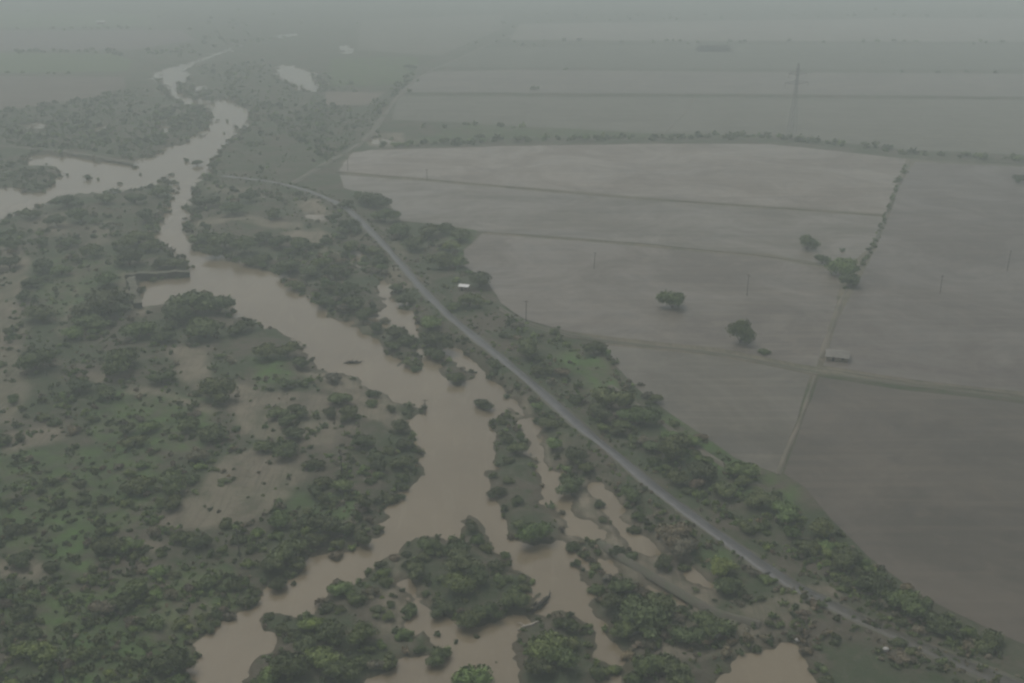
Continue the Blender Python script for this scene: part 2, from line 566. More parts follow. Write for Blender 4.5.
GRASS_PX = [
    ([(550, 358), (575, 354), (602, 362), (610, 376), (580, 376), (556, 370)], 1.0),
    ([(584, 380), (612, 378), (622, 398), (590, 402)], 1.0),
    ([(50, 520), (95, 520), (100, 560), (84, 585), (52, 570), (44, 540)], 1.0),
    ([(250, 360), (290, 360), (292, 384), (256, 388)], 1.0),
    ([(110, 395), (215, 400), (210, 455), (120, 460), (80, 430)], 0.75),
    ([(-60, 455), (150, 450), (170, 510), (110, 545), (-60, 560)], 0.6),
    ([(20, 600), (220, 570), (250, 590), (190, 690), (20, 720)], 0.7),
    ([(30, 265), (120, 255), (130, 300), (60, 320), (36, 300)], 0.5),
    ([(640, 415), (700, 425), (800, 490), (790, 530), (700, 480)], 0.8),
    ([(320, 255), (350, 262), (345, 276), (315, 270)], 0.7),
    ([(440, 225), (478, 232), (460, 275), (440, 268)], 0.6),
    ([(700, 555), (740, 560), (745, 580), (710, 580)], 0.8),
    ([(270, 500), (360, 500), (370, 530), (300, 545)], 0.6),
    ([(390, 150), (520, 110), (760, 112), (760, 140), (470, 140)], 0.5),
    ([(330, 60), (420, 58), (410, 85), (330, 88)], 0.9),
]
FIELDS = [   # outline, two soil colours, furrow angle, wetness, furrow strength
    ("field", [(338, 171), (352, 153), (372, 150), (512, 146), (640, 144), (768, 144), (835, 151), (906, 159), (898, 182), (886, 214), (768, 206), (640, 197), (512, 186), (420, 178)], (0.129, 0.107, 0.082), (0.194, 0.166, 0.127), 0.10, 0.5, 0.5),
    ("field", [(339, 175), (420, 181), (512, 189), (640, 200), (768, 209), (885, 217), (874, 244), (845, 268), (768, 254), (700, 249), (592, 239), (480, 231), (438, 224), (402, 221), (386, 200), (344, 188)], (0.098, 0.086, 0.063), (0.153, 0.133, 0.102), 0.10, 0.5, 0.55),
    ("field", [(482, 234), (592, 242), (700, 252), (768, 258), (843, 272), (833, 318), (822, 352), (816, 367), (768, 358), (719, 348), (665, 343), (612, 337), (562, 330), (524, 319), (500, 303), (488, 280), (464, 266), (464, 250)], (0.091, 0.076, 0.058), (0.146, 0.123, 0.093), 0.16, 0.55, 0.5),
    ("field", [(914, 162), (1024, 167), (1400, 190), (1400, 470), (1024, 392), (968, 386), (901, 378), (824, 366), (838, 320), (871, 258), (886, 222), (900, 184)], (0.080, 0.066, 0.052), (0.122, 0.103, 0.080), -1.2, 0.45, 0.45),
    ("field", [(606, 346), (665, 351), (719, 357), (768, 366), (811, 375), (797, 420), (776, 474), (735, 458), (690, 428), (642, 394), (612, 362)], (0.075, 0.067, 0.046), (0.116, 0.101, 0.074), 0.2, 0.4, 0.4),
    ("field", [(819, 377), (901, 390), (968, 397), (1024, 404), (1400, 480), (1500, 860), (1240, 760), (1050, 655), (985, 628), (920, 595), (868, 556), (832, 520), (805, 487), (784, 474), (803, 420)], (0.054, 0.045, 0.030), (0.088, 0.070, 0.048), -1.1, 0.35, 0.4),
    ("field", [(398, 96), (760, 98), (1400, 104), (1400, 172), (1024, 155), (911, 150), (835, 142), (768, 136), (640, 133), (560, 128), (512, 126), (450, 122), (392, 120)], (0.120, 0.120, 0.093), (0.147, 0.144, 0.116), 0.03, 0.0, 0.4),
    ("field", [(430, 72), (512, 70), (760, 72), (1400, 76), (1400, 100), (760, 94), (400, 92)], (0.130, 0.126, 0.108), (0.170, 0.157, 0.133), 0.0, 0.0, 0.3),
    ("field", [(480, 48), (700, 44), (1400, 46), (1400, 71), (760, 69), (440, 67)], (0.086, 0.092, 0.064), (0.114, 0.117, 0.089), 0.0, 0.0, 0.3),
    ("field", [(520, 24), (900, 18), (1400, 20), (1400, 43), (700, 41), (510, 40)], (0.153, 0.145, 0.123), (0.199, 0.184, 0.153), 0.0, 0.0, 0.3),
    ("field", [(698, 45), (730, 45), (733, 52), (696, 52)], (0.148, 0.090, 0.055), (0.164, 0.104, 0.066), 0.0, 0.0, 0.2),  # brown smear of a window droplet, put in as a soil patch
    ("field", [(-300, 55), (0, 53), (112, 54), (132, 60), (128, 71), (0, 73), (-300, 76)], (0.074, 0.108, 0.044), (0.096, 0.126, 0.060), 0.0, 0.0, 0.3),
    ("field", [(-300, 79), (22, 76), (124, 77), (126, 87), (96, 97), (50, 104), (0, 111), (-300, 118)], (0.111, 0.096, 0.078), (0.138, 0.118, 0.096), 0.0, 0.0, 0.3),
    ("field", [(-300, 32), (0, 31), (180, 30), (196, 40), (130, 50), (0, 51), (-300, 52)], (0.126, 0.108, 0.104), (0.155, 0.133, 0.126), 0.0, 0.0, 0.3),
    ("field", [(-300, 12), (0, 12), (150, 14), (150, 26), (0, 28), (-300, 28)], (0.084, 0.115, 0.057), (0.115, 0.138, 0.077), 0.0, 0.0, 0.3),
    ("field", [(326, 92), (386, 92), (366, 105), (322, 105)], (0.133, 0.114, 0.090), (0.164, 0.140, 0.111), 0.0, 0.0, 0.3),
    ("field", [(362, 20), (505, 14), (500, 30), (470, 42), (440, 56), (356, 50)], (0.111, 0.114, 0.086), (0.148, 0.140, 0.111), 0.0, 0.0, 0.3),
]
ROAD_PX = [(222, 176), (250, 179), (276, 182.5), (306, 190), (336, 202), (353, 213), (369, 229), (389, 250), (406, 270), (423, 290), (439, 306), (456, 322),
           (476, 338), (493, 352), (512, 367), (529, 381), (545, 395), (565, 413), (585, 431), (610, 450), (645, 480), (672, 501), (699, 521), (727, 541), (750, 557), (770, 571)]
ROAD3_PX = [(768, 570), (800, 590), (850, 615), (905, 640), (965, 666), (1040, 696), (1200, 757)]
ROAD2_PX = [(-260, 132), (-60, 140), (0, 146), (40, 150), (67, 151), (100, 157), (136, 162.5)]
TRACKS_PX = [
    ("dirt_track", [(290, 184), (302, 178), (319, 167), (346, 152), (363, 142), (379, 123), (389, 107), (402, 92), (423, 73), (456, 60), (496, 40), (540, 28)], 5.0, M_track),
    ("dirt_track", [(500, 307), (524, 322), (562, 333), (612, 341), (665, 347), (719, 352.5), (768, 362), (818, 372), (901, 384), (968, 392), (1024, 398), (1400, 475)], 1.3, M_shoulder),
    ("dirt_track", [(772, 562), (781, 567), (800, 579), (835, 597), (880, 616)], 1.6, M_track),
    ("dirt_track", [(600, 540), (625, 557), (655, 575), (690, 596), (720, 612), (760, 622)], 1.1, M_shoulder),
    ("dirt_track", [(610, 385), (640, 406), (680, 436), (720, 462), (760, 486)], 1.8, M_track),
]
BUNDS_PX = [   # low weedy earth banks between the fields
    ([(336, 172), (420, 179), (512, 187.5), (640, 198.5), (768, 207.5), (886, 216)], 1.6),
    ([(478, 231.5), (512, 234), (592, 240.5), (645, 243.5), (700, 250), (768, 256), (845, 270)], 1.6),
    ([(500, 310), (524, 325), (562, 336), (612, 343.5), (665, 349), (719, 355), (768, 364.5), (818, 375)], 1.5),
    ([(818, 368.5), (901, 381), (968, 389), (1024, 395.5), (1400, 472)], 2.0),
    ([(911, 159), (900, 182), (886, 217), (872, 250), (845, 290), (835, 318), (821, 358)], 3.2),
    ([(815, 376), (801, 420), (788, 448), (778, 475)], 2.2),
    ([(395, 93.5), (512, 93.5), (640, 95), (760, 96), (1400, 102)], 2.5),
    ([(376, 149), (512, 145), (768, 141.5), (835, 148), (911, 157), (1024, 164), (1400, 185)], 4.0),
    ([(662, 136), (676, 122), (690, 108), (694, 98)], 2.5),
    ([(-300, 77), (22, 75), (124, 76)], 3.0),
    ([(256, 108), (322, 107), (366, 107)], 3.0),
]
W_POLY = [rounded(at_np(p)) for p in WATER_PX]
S_POLY = [(at_np(p), k) for p, k in SAND_PX]
G_POLY = [(at_np(p), k) for p, k in GRASS_PX]
F_POLY = [at_np(f[1], 1.6) for f in FIELDS]
ROAD = smooth(at_np(ROAD_PX, 2.4))
ROAD3 = smooth(at_np(ROAD3_PX, 2.2))
ROAD2 = smooth(at_np(ROAD2_PX, 2.2))
TRACKS = [(n, smooth(at_np(p, 1.8)), w, m) for n, p, w, m in TRACKS_PX]
BUNDS = [(smooth(at_np(p, 1.6), 1), w) for p, w in BUNDS_PX]


def land_sd(P):
    """metres inland from the water's edge (negative = under water), with a ragged edge"""
    d = np.hypot(P[:, 0], P[:, 1])
    s = union_sd(P, W_POLY)
    k = np.clip(d / 420.0, 0.55, 2.6)
    return s + k * (5.0 * fbm(P[:, 0] / 15, P[:, 1] / 15, 3) + 5.0 * fbm(P[:, 0] / 4.0, P[:, 1] / 4.0, 9, 3))


def height(P, sd=None):
    if sd is None:
        sd = land_sd(P)
    land = 0.10 + np.clip(sd, 0, 9) * 0.17
    land = np.where(sd > 0, land, np.clip(sd * 0.35, -1.6, 0) + 0.10)
    fsd = union_sd(P, F_POLY, 20.0)
    wf = sstep(6.0, 0.0, fsd)
    inland = sstep(0.5, 6, sd)
    bumps = (0.55 * fbm(P[:, 0] / 17, P[:, 1] / 17, 21) + 0.28 * fbm(P[:, 0] / 5, P[:, 1] / 5, 25, 2)) * inland
    h = land + bumps * (1 - wf)
    h = np.where(fsd < 6, h * (1 - wf) + 1.6 * wf, h)
    dr = np.minimum(np.minimum(line_dist(P, ROAD, 30), line_dist(P, ROAD2, 30)), line_dist(P, ROAD3, 30))
    wr = sstep(10.0, 4.2, dr)
    return h * (1 - wr) + np.maximum(h, 2.35) * wr * (sd > -3) + h * wr * (sd <= -3)


# ------------------------------------------------------------------ the ground: one sheet out to the horizon
el = np.radians(np.concatenate([[1.2, 1.35, 1.5, 1.65, 1.8, 1.95, 2.1], np.arange(2.25, 12, 0.05), np.arange(12, 43, 0.1), np.arange(44, 86, 3.0)]))
az = np.radians(np.concatenate([np.arange(-180, -40, 10), np.arange(-40, -31, 1.0), np.arange(-31, 31.01, 0.1), np.arange(32, 41, 1.0), np.arange(50, 180, 10)]))
R = CAM_H / np.tan(el)
RR, AA = np.meshgrid(R, az, indexing='ij')
GX, GY = (RR * np.sin(AA)).ravel(), (RR * np.cos(AA)).ravel()
P = np.stack([GX, GY], 1)
sd = land_sd(P)
Z = height(P, sd)
nr, na = len(el), len(az)
ii, jj = np.meshgrid(np.arange(nr - 1), np.arange(na), indexing='ij')
j2 = (jj + 1) % na
F = np.stack([ii * na + jj, (ii + 1) * na + jj, (ii + 1) * na + j2, ii * na + j2], -1).reshape(-1, 4)
V = np.concatenate([np.column_stack([GX, GY, Z]), [[0, 0, 1.6]]])
me = mesh_np("ground", V, F, M_ground, True)


def soft(P, polys, w):
    o = np.zeros(len(P))
    for pl, k in polys:
        lo, hi = pl.min(0) - w * 2, pl.max(0) + w * 2
        q = np.nonzero((P[:, 0] > lo[0]) & (P[:, 0] < hi[0]) & (P[:, 1] > lo[1]) & (P[:, 1] < hi[1]))[0]
        if len(q):
            d = poly_sd(P[q], pl) + 3.0 * fbm(P[q, 0] / 9, P[q, 1] / 9, 40)
            o[q] = np.maximum(o[q], k * sstep(w, -w, d))
    return o


for nm, val in (("sand", soft(P, S_POLY, 2.5)), ("grass", soft(P, G_POLY, 3.0)), ("mud", sstep(2.2, 0.2, sd))):
    a = me.attributes.new(nm, 'FLOAT', 'POINT')
    a.data.foreach_set("value", np.concatenate([val, [0.0]]).astype(np.float32))
tag(link("ground", me), kind="structure")

# river water: one level sheet under the banks
wx0, wx1, wy0, wy1 = -1500.0, 500.0, 60.0, 2600.0
me = mesh_np("river", [(wx0, wy0, 0), (wx1, wy0, 0), (wx1, wy1, 0), (wx0, wy1, 0)], [(0, 1, 2, 3)], M_water)
tag(link("river", me), kind="structure")

# haze: the rain-filled air, a closed box round everything
hz = bpy.data.materials.new("rain_haze")
hz.use_nodes = True
hz.node_tree.nodes.clear()
pv = hz.node_tree.nodes.new("ShaderNodeVolumePrincipled")
pv.inputs['Color'].default_value = (*HAZE_COL, 1)
pv.inputs['Density'].default_value = HAZE
pv.inputs['Anisotropy'].default_value = 0.0
ho = hz.node_tree.nodes.new("ShaderNodeOutputMaterial")
hz.node_tree.links.new(pv.outputs[0], ho.inputs['Volume'])
mb = MB().box((0, 0, 78.0), (15400, 15400, 162.0))
tag(mb.build("haze", hz), kind="stuff")

# ------------------------------------------------------------------ fields
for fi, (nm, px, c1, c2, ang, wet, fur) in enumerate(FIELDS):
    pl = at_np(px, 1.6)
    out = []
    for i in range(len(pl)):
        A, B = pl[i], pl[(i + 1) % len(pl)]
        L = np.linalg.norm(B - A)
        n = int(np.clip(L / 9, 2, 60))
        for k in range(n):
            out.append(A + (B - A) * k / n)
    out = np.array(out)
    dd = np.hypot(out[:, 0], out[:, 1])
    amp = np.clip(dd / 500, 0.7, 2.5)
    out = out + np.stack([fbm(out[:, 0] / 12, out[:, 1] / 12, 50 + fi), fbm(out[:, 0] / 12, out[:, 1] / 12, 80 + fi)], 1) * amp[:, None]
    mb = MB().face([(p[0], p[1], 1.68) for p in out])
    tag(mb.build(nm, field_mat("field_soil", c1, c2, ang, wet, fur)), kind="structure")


def ribbon(name, line, w, z, mat, skirt=1.2, crown=0.0, wob=0.0):
    d = np.gradient(line, axis=0)
    d /= np.linalg.norm(d, axis=1)[:, None] + 1e-9
    nrm = np.stack([-d[:, 1], d[:, 0]], 1)
    ww = np.full(len(line), w / 2.0)
    if wob:
        ww = ww * (1 + wob * fbm(line[:, 0] / 15, line[:, 1] / 15, 61))
    offs = [(-1.0, -skirt, 0.9), (-1.0, 0.0, 0.0), (0.0, crown, 0.0), (1.0, 0.0, 0.0), (1.0, -skirt, 0.9)]
    V, F = [], []
    for i, p in enumerate(line):
        for s, dz, ex in offs:
            q = p + nrm[i] * s * (ww[i] + ex * skirt)
            V.append((q[0], q[1], z + dz))
    for i in range(len(line) - 1):
        for k in range(4):
            a = i * 5 + k
            F.append((a, a + 5, a + 6, a + 1))
    return tag(link(name, mesh_np(name, V, F, mat)), kind="structure")


def dense(line, step=6.0):
    out = []
    for i in range(len(line) - 1):
        L = np.linalg.norm(line[i + 1] - line[i])
        n = max(1, int(L / step))
        for k in range(n):
            out.append(line[i] + (line[i + 1] - line[i]) * k / n)
    out.append(line[-1])
    return np.array(out)


FULL = np.vstack([ROAD, ROAD3[1:]])
END0, END1 = np.array(at(700, 522, 2.4)), np.array(at(870, 622, 2.4))
for ln in (FULL,):
    dl = dense(ln, 2.0)
    ribbon("road_shoulder", dl, 5.0, 2.40, M_shoulder, 1.6, 0.02, 0.7)
    o = ribbon("road", dl, 3.5, 2.46, M_road, 0.05, 0.05, 0.3)
    tt = np.clip(((dl - END0) @ (END1 - END0)) / float((END1 - END0) @ (END1 - END0)), 0, 1) * (dl[:, 1] < 400) * 0.47
    a = o.data.attributes.new("mud_shade", 'FLOAT', 'POINT')
    a.data.foreach_set("value", np.repeat(tt, 5).astype(np.float32))
ribbon("dirt_track", dense(ROAD2, 3.0), 3.2, 2.40, M_track, 1.2, 0.03, 0.5)
for n_, ln, w, m in TRACKS:
    ribbon(n_, dense(ln), w, 1.82, m, 1.0, 0.03, 0.35)
for ln, w in BUNDS:
    ribbon("earth_bank", dense(ln, 3.0), w * 0.45, 1.84, M_bund, 0.3, 0.12, 0.95)


# ------------------------------------------------------------------ plants
def ico(sub):
    import bmesh
    bm = bmesh.new()
    bmesh.ops.create_icosphere(bm, subdivisions=sub, radius=1.0)
    V = np.array([v.co[:] for v in bm.verts])
    F = np.array([[v.index for v in f.verts] for f in bm.faces])
    bm.free()
    return V, F


ICO2, ICO1 = ico(2), ico(1)


def crown_np(seed, nl, flat, core, leaves, leaf, sub=ICO2):
    """an uneven crown of leaf clumps of half-width 1, its base near z=0; triangles"""
    r = np.random.default_rng(seed)
    V, F, n0 = [], [], 0
    lobes = []
    for k in range(nl):
        a, d = r.uniform(0, 2 * np.pi), (0.1 if k == 0 else r.uniform(0.30, 0.80))
        s = r.uniform(0.22, 0.44) if k else r.uniform(0.40, 0.52)
        cz = flat * r.uniform(0.45, 1.25) if k else flat * 1.1
        lobes.append((np.array([d * math.cos(a), d * math.sin(a), cz]), np.array([s, s * r.uniform(0.8, 1.15), s * flat * r.uniform(1.0, 1.5)])))
    for cc, ss in lobes:
        v, f = sub
        j = r.uniform(0, 50)
        bumpy = 1 + 0.30 * fbm(v[:, 0] * 2.2 + j, v[:, 1] * 2.2 + v[:, 2] * 1.7 + j, seed) + r.normal(0, 0.07, len(v))
        V.append(v * core * bumpy[:, None] * ss + cc)
        F.append(f + n0)
        n0 += len(v)
    tot = sum(s[0] * s[1] for _, s in lobes)
    for cc, ss in lobes:
        m = int(leaves * ss[0] * ss[1] / tot)
        d = r.normal(size=(m, 3))
        d[:, 2] = d[:, 2] * 0.9 + 0.25
        d /= np.linalg.norm(d, axis=1)[:, None]
        rad = r.uniform(0.55, 1.42, m)
        p = d * rad[:, None] * ss + cc
        u = np.cross(d, r.normal(size=(m, 3)))
        u /= np.linalg.norm(u, axis=1)[:, None] + 1e-9
        w = np.cross(d, u) + d * r.normal(0, 0.6, (m, 1))
        sz = leaf * r.uniform(0.5, 1.4, m)[:, None]
        tri = np.stack([p - u * sz, p + u * sz * 0.9, p + w * sz * 1.3], 1).reshape(-1, 3)
        q = np.arange(m * 3).reshape(m, 3)
        V.append(tri)
        F.append(q + n0)
        n0 += m * 3
    return np.concatenate(V), np.concatenate(F)


TREE_CROWNS, SHRUB_MESH = [], []
for k in range(7):
    v, f = crown_np(100 + k, 7 + k % 5, (0.34, 0.44, 0.38)[k % 3], 0.55, 3200, 0.062)
    v = v.copy()
    v[:, 2] += 0.22
    TREE_CROWNS.append((mesh_np("crown", v, f, M_leaf), v))
for k in range(6):
    v, f = crown_np(200 + k, 5 + k % 4, (0.42, 0.5)[k % 2], 0.58, 1700, 0.078)
    v = v.copy()
    v[:, 2] -= 0.12
    SHRUB_MESH.append(mesh_np("shrub", v, f, M_leaf))
TRUNKS = []
for k in range(4):
    r = random.Random(k)
    mb = MB()
    mb.tube([(0, 0, -0.12), (0.02, 0.01, 0.12), (0.05 * r.uniform(-1, 1), 0.05 * r.uniform(-1, 1), 0.34), (0, 0.03, 0.62)], [0.06, 0.048, 0.036, 0.02])
    for q in range(4):
        a = q * 1.57 + r.uniform(-.4, .4)
        mb.tube([(0.02, 0.01, 0.15), (0.22 * math.cos(a), 0.22 * math.sin(a), 0.36), (0.5 * math.cos(a), 0.5 * math.sin(a), 0.58)], [0.036, 0.024, 0.01], 5)
    o = mb.build("trunk", M_bark)
    TRUNKS.append(o.data)
    bpy.data.objects.remove(o)

TONES = {"dark green": (0.066, 0.086, 0.034), "mid green": (0.088, 0.124, 0.040), "yellowish green": (0.108, 0.146, 0.042), "grey brown": (0.112, 0.102, 0.070)}
D, G, Y, B = list(TONES)

# plants one can tell apart: centre of the crown in the photograph, its width there, its colour
KEY = [(67,201,28,D),(31,215,20,D),(57,222,22,D),(82,216,30,D),(107,198,25,D),(135,199,24,D),(158,192,22,D),(150,183,8,D),(163,178,9,D),(171,172,8,D),(176,181,7,D),(166,208,12,D),(145,216,26,D),(140,238,36,D),(150,246,28,D),(175,262,28,D),(160,264,20,D),(130,258,34,D),(42,242,20,D),(71,243,20,D),(10,263,26,D),(42,267,28,D),(62,271,22,G),(12,246,20,D),(95,251,28,D),(32,283,22,D),(25,297,20,D),(42,314,36,D),(110,302,58,D),(92,318,40,D),(107,281,27,G),(197,303,48,D),(220,306,36,D),(175,314,40,D),(240,326,32,D),(205,328,48,D),(140,330,38,D),(162,335,36,D),(75,332,34,G),
(205,201,32,D),(232,208,30,D),(250,196,26,D),(202,236,28,D),(225,241,34,D),(245,246,32,D),(215,250,24,D),(250,259,20,D),(184,227,7,D),(177,190,6,D),(88,175,12,D),(197,161,14,D),(186,158,8,D),(134,165,7,D),
(376,200,34,D),(366,198,22,D),(385,215,30,D),(400,232,30,D),(415,245,28,D),(430,232,30,D),(445,228,26,D),(460,235,26,D),(450,247,18,Y),(440,262,30,D),(460,262,24,G),(480,280,30,D),(470,302,26,D),(455,308,18,G),(345,205,18,D),(350,228,24,D),(350,245,26,G),(372,250,20,D),(382,264,18,D),(395,287,18,D),(405,298,20,D),(428,322,30,G),(437,340,34,D),(300,246,28,D),(290,265,34,D),(310,270,28,D),(322,262,24,G),(335,275,22,D),(295,283,22,D),(345,292,26,D),(355,302,30,D),(365,315,26,D),(325,300,22,D),(330,290,20,D),(385,317,14,B),(376,326,20,D),(395,333,26,D),(405,340,24,D),(265,238,24,D),(280,243,26,D),(262,258,24,D),(275,215,22,D),
(267,350,36,D),(288,350,34,D),(300,361,28,D),(286,384,20,D),(303,383,16,D),(333,377,22,B),(338,397,36,D),(372,392,16,D),(348,414,30,D),(331,414,18,D),(373,402,16,G),(278,413,28,D),(298,412,24,D),(288,420,30,D),(398,424,26,D),(391,407,14,D),(363,442,24,D),(376,457,28,D),(403,460,30,D),(403,442,24,D),(381,467,24,D),(371,482,16,D),(400,492,14,D),(404,474,18,D),(286,447,40,D),(266,447,24,D),(313,462,28,D),(323,482,24,D),(341,487,32,G),(316,492,22,D),(293,434,26,D),(313,433,12,D),(391,494,20,D),(363,502,24,D),(392,345,18,D),(411,360,18,D),(417,364,14,D),(436,350,28,D),(458,375,22,D),(484,399,23,D),(503,419,14,D),(506,437,18,D),(509,459,16,D),(494,472,13,G),(498,488,22,D),(508,477,16,D),(496,367,16,D),(507,392,12,D),
(527,349,36,D),(540,372,22,D),(594,349,26,D),(610,400,46,D),(597,412,36,D),(645,417,36,G),(672,447,44,D),(632,417,30,G),(700,470,40,D),(674,478,30,D),(740,470,36,G),(720,490,34,D),(760,500,34,D),(650,445,26,D),(690,440,28,G),(620,425,26,D),(550,422,24,D),(552,442,22,G),(517,447,22,D),(537,406,16,G),(572,482,32,D),(600,500,14,D),(520,432,16,G),(575,457,26,D),(587,467,20,D),(632,494,28,D),(517,498,16,D),(786,512,36,G),(820,528,34,D),(845,560,36,D),(875,585,40,D),(905,605,40,D),(940,625,40,D),(810,548,30,D),(985,640,36,D),
(535,528,44,G),(520,520,24,D),(574,540,24,D),(577,558,14,D),(585,550,16,D),(600,537,14,D),(603,515,14,D),(634,523,18,D),(617,547,20,D),(630,553,20,D),(662,561,24,D),(672,532,40,B),(682,545,36,B),(684,562,16,D),(596,582,20,D),(620,585,32,D),(612,600,30,D),(642,617,56,D),(624,625,34,D),(655,607,46,D),(687,635,40,D),(628,649,22,B),(722,567,30,Y),(725,584,34,D),(525,582,18,D),(514,595,38,D),(567,622,32,D),(572,637,26,D),(545,645,54,G),(562,655,48,D),(537,660,46,D),(597,665,30,D),(652,662,44,D),(672,672,44,D),(636,674,30,D),(712,622,44,D),
(472,522,24,D),(428,545,34,D),(418,565,34,D),(408,560,24,D),(456,550,34,D),(487,543,18,D),(476,537,24,G),(498,563,26,D),(461,562,46,D),(461,582,44,G),(480,575,38,D),(501,577,26,D),(441,603,30,D),(468,613,42,D),(488,608,32,D),(426,588,14,D),(382,568,22,G),(384,577,24,D),(371,588,24,B),(342,588,30,G),(331,602,26,D),(356,597,28,D),(378,608,20,D),(388,613,16,D),(408,603,28,D),(405,628,30,G),(393,592,10,D),(403,586,8,D),(313,622,34,Y),(281,622,24,D),(300,616,12,D),(336,630,50,D),(363,632,40,G),(306,640,36,D),(321,655,50,G),(293,667,48,D),(271,672,40,G),(341,665,44,D),(390,656,30,D),(376,660,24,B),(440,650,32,D),(438,628,12,D),(456,636,8,D),(476,630,10,D),(471,672,52,G),(391,680,16,G),(496,657,4,D),
(326,522,44,D),(341,527,34,D),(361,532,32,D),(378,524,16,D),(336,550,18,B),(286,547,46,D),(293,557,34,D),(278,577,30,D),(294,578,10,D),(258,587,14,D),(316,537,30,D),(281,520,36,G),(271,562,36,D),(256,597,12,D),
(185,538,34,D),(200,543,26,D),(238,538,24,D),(112,542,46,D),(22,560,34,D),(50,564,26,D),(140,590,44,D),(125,600,40,D),(175,658,50,D),(37,650,50,G),(160,570,30,G),(208,582,30,G),(218,608,22,D),(235,582,26,D),(246,599,18,D),(228,609,20,B),
(37,360,52,G),(125,358,60,D),(162,377,34,D),(217,390,50,D),(215,430,44,D),(190,422,34,D),(135,440,32,D),(80,387,30,D),(107,392,30,D),(75,430,18,B),(90,433,12,D),(5,440,20,D),(20,437,18,D),(150,425,30,G),(175,477,50,D),(140,482,44,D),(175,502,34,D),
(178,82,7,D),(181,88,11,D),(187,91,9,D),(196,97,9,D),(205,95,14,D),(212,98,11,D),(228,93,11,D),(233,96,11,D),(239,98,9,D),(227,119,5,D),(236,125,7,D),(224,131,5,D),(45,180,8,D),(52,176,6,D),(67,173,5,D),(98,177,5,D),(120,181,7,D),(140,172,6,D),(172,196,6,D),(178,186,5,D),(182,205,5,D),(807,245,23,G),(822,261,15,D),(843,270,34,G),(850,283,22,D),(843,250,9,D),(672,302,30,G),(740,337,30,G),(764,352,14,D),(898,180,12,D),(904,172,9,D),(535,88,11,D),(675,135,10,D),(800,137,12,D),(410,67,13,D),(120,262,20,D),(1018,180,14,D)]
KEY = [k for k in KEY]

# thinner growth filled in between them: region, how many, width in metres, colours
FILL = [
    ([(-60,335),(200,345),(325,375),(405,440),(400,500),(330,555),(200,635),(190,760),(-60,760)], 520, (2.2,6.5), (D,D,D,G,G,B)),
    ([(-60,215),(150,200),(165,260),(130,300),(250,330),(200,345),(-60,340)], 230, (2.5,7.5), (D,D,D,G,B)),
    ([(-60,112),(60,104),(130,88),(160,90),(205,112),(204,132),(150,153),(0,148),(-60,146)], 420, (4,10), (D,D,G)),
    ([(-60,155),(20,156),(50,170),(58,181),(35,194),(-60,186)], 70, (4,9), (D,D)),
    ([(195,225),(200,185),(225,150),(262,120),(330,168),(300,186),(345,212),(372,240),(430,320),(400,345),(300,290),(200,248)], 240, (3,8), (D,D,G,B)),
    ([(345,190),(400,222),(470,232),(465,270),(500,310),(600,346),(690,432),(780,492),(850,552),(990,645),(905,632),(775,560),(615,445),(480,330),(380,225)], 450, (2.5,7), (D,D,G,G,B)),
    ([(486,356),(560,418),(740,560),(860,625),(830,650),(700,660),(640,690),(605,590),(570,520),(515,420)], 170, (1.8,5), (D,D,G,B,B)),
    ([(190,66),(290,60),(388,100),(372,130),(330,165),(262,118),(230,92)], 300, (4,9), (D,D,G)),
    ([(290,583),(340,590),(380,575),(430,545),(500,570),(525,600),(470,622),(420,600),(390,650),(330,690),(260,690)], 60, (2,5), (D,D,G)),
    ([(420,24),(560,12),(1060,8),(1060,62),(760,66),(500,60)], 150, (6,13), (D,D,G)),
    ([(-60,10),(280,10),(300,34),(200,58),(-60,60)], 130, (6,13), (D,D,G)),
    ([(400,98),(760,100),(1060,106),(1060,150),(760,134),(470,126)], 30, (4,9), (D,D,G)),
    ([(192,88),(235,86),(255,110),(215,97)], 20, (4,8), (D,)),
    ([(820,520),(870,562),(1000,650),(1000,700),(830,650),(760,640),(720,650),(790,590)], 90, (2,5), (D,B,D)),
]
LINES = [  # rows of bushes along a line: line, step in metres, width range
    ([(378,147),(440,144),(512,141),(640,139),(768,138),(835,145),(911,154),(1024,160),(1200,172)], 3.2, (5,10), 9),
    ([(430,128),(470,126),(520,129)], 7, (5,10), 8),
    ([(305,176),(330,160),(350,148),(368,136),(378,120),(385,108),(396,94),(412,74)], 8, (5,10), 8),
    ([(400,92),(420,92)], 8, (5,10), 6),
    ([(256,107),(322,106),(368,106)], 12, (4,8), 4),
    ([(905,165),(890,205),(872,250),(845,290)], 4, (1.6,4.2), 1.2),
    ([(-60,75),(22,74),(124,75)], 14, (4,8), 5),
    ([(110,53),(150,56),(200,46),(300,36)], 8, (5,10), 14),
    ([(-60,53),(100,52)], 16, (5,10), 8),
    ([(290,24),(400,25),(512,24)], 14, (6,12), 14),
    ([(320,50),(380,44),(420,47)], 12, (6,11), 14),
    ([(-60,30),(120,29),(190,28),(260,26)], 16, (6,12), 14),
    ([(520,42),(640,40),(800,44),(1024,40)], 22, (6,12), 12),
    ([(820,52),(900,46),(980,50),(1024,46)], 16, (6,12), 12),
    ([(480,72),(640,70),(760,71),(1024,74)], 34, (4,9), 6),
    ([(500,18),(700,15),(1024,17)], 24, (6,12), 30),
    ([(-60,110),(60,104),(130,90)], 8, (4,9), 6),
    ([(0,148),(67,147),(140,158)], 9, (4,8), 4),
    ([(508,318),(562,330),(620,339)], 14, (1.5,3), 1.5),
]
plants = []     # (x, y, width m, tone, px width)
for u, v, w, tone in KEY:
    gx, gy = at(u, v + 0.22 * w, 1.2)
    m = (0.78 if (u < 430 and v > 330 and w > 26) else 0.82 if (v > 508 and u < 640 and w > 20) else 0.93) * w * depth_of(gx, gy) / FPX
    plants.append((gx, gy, m, tone))
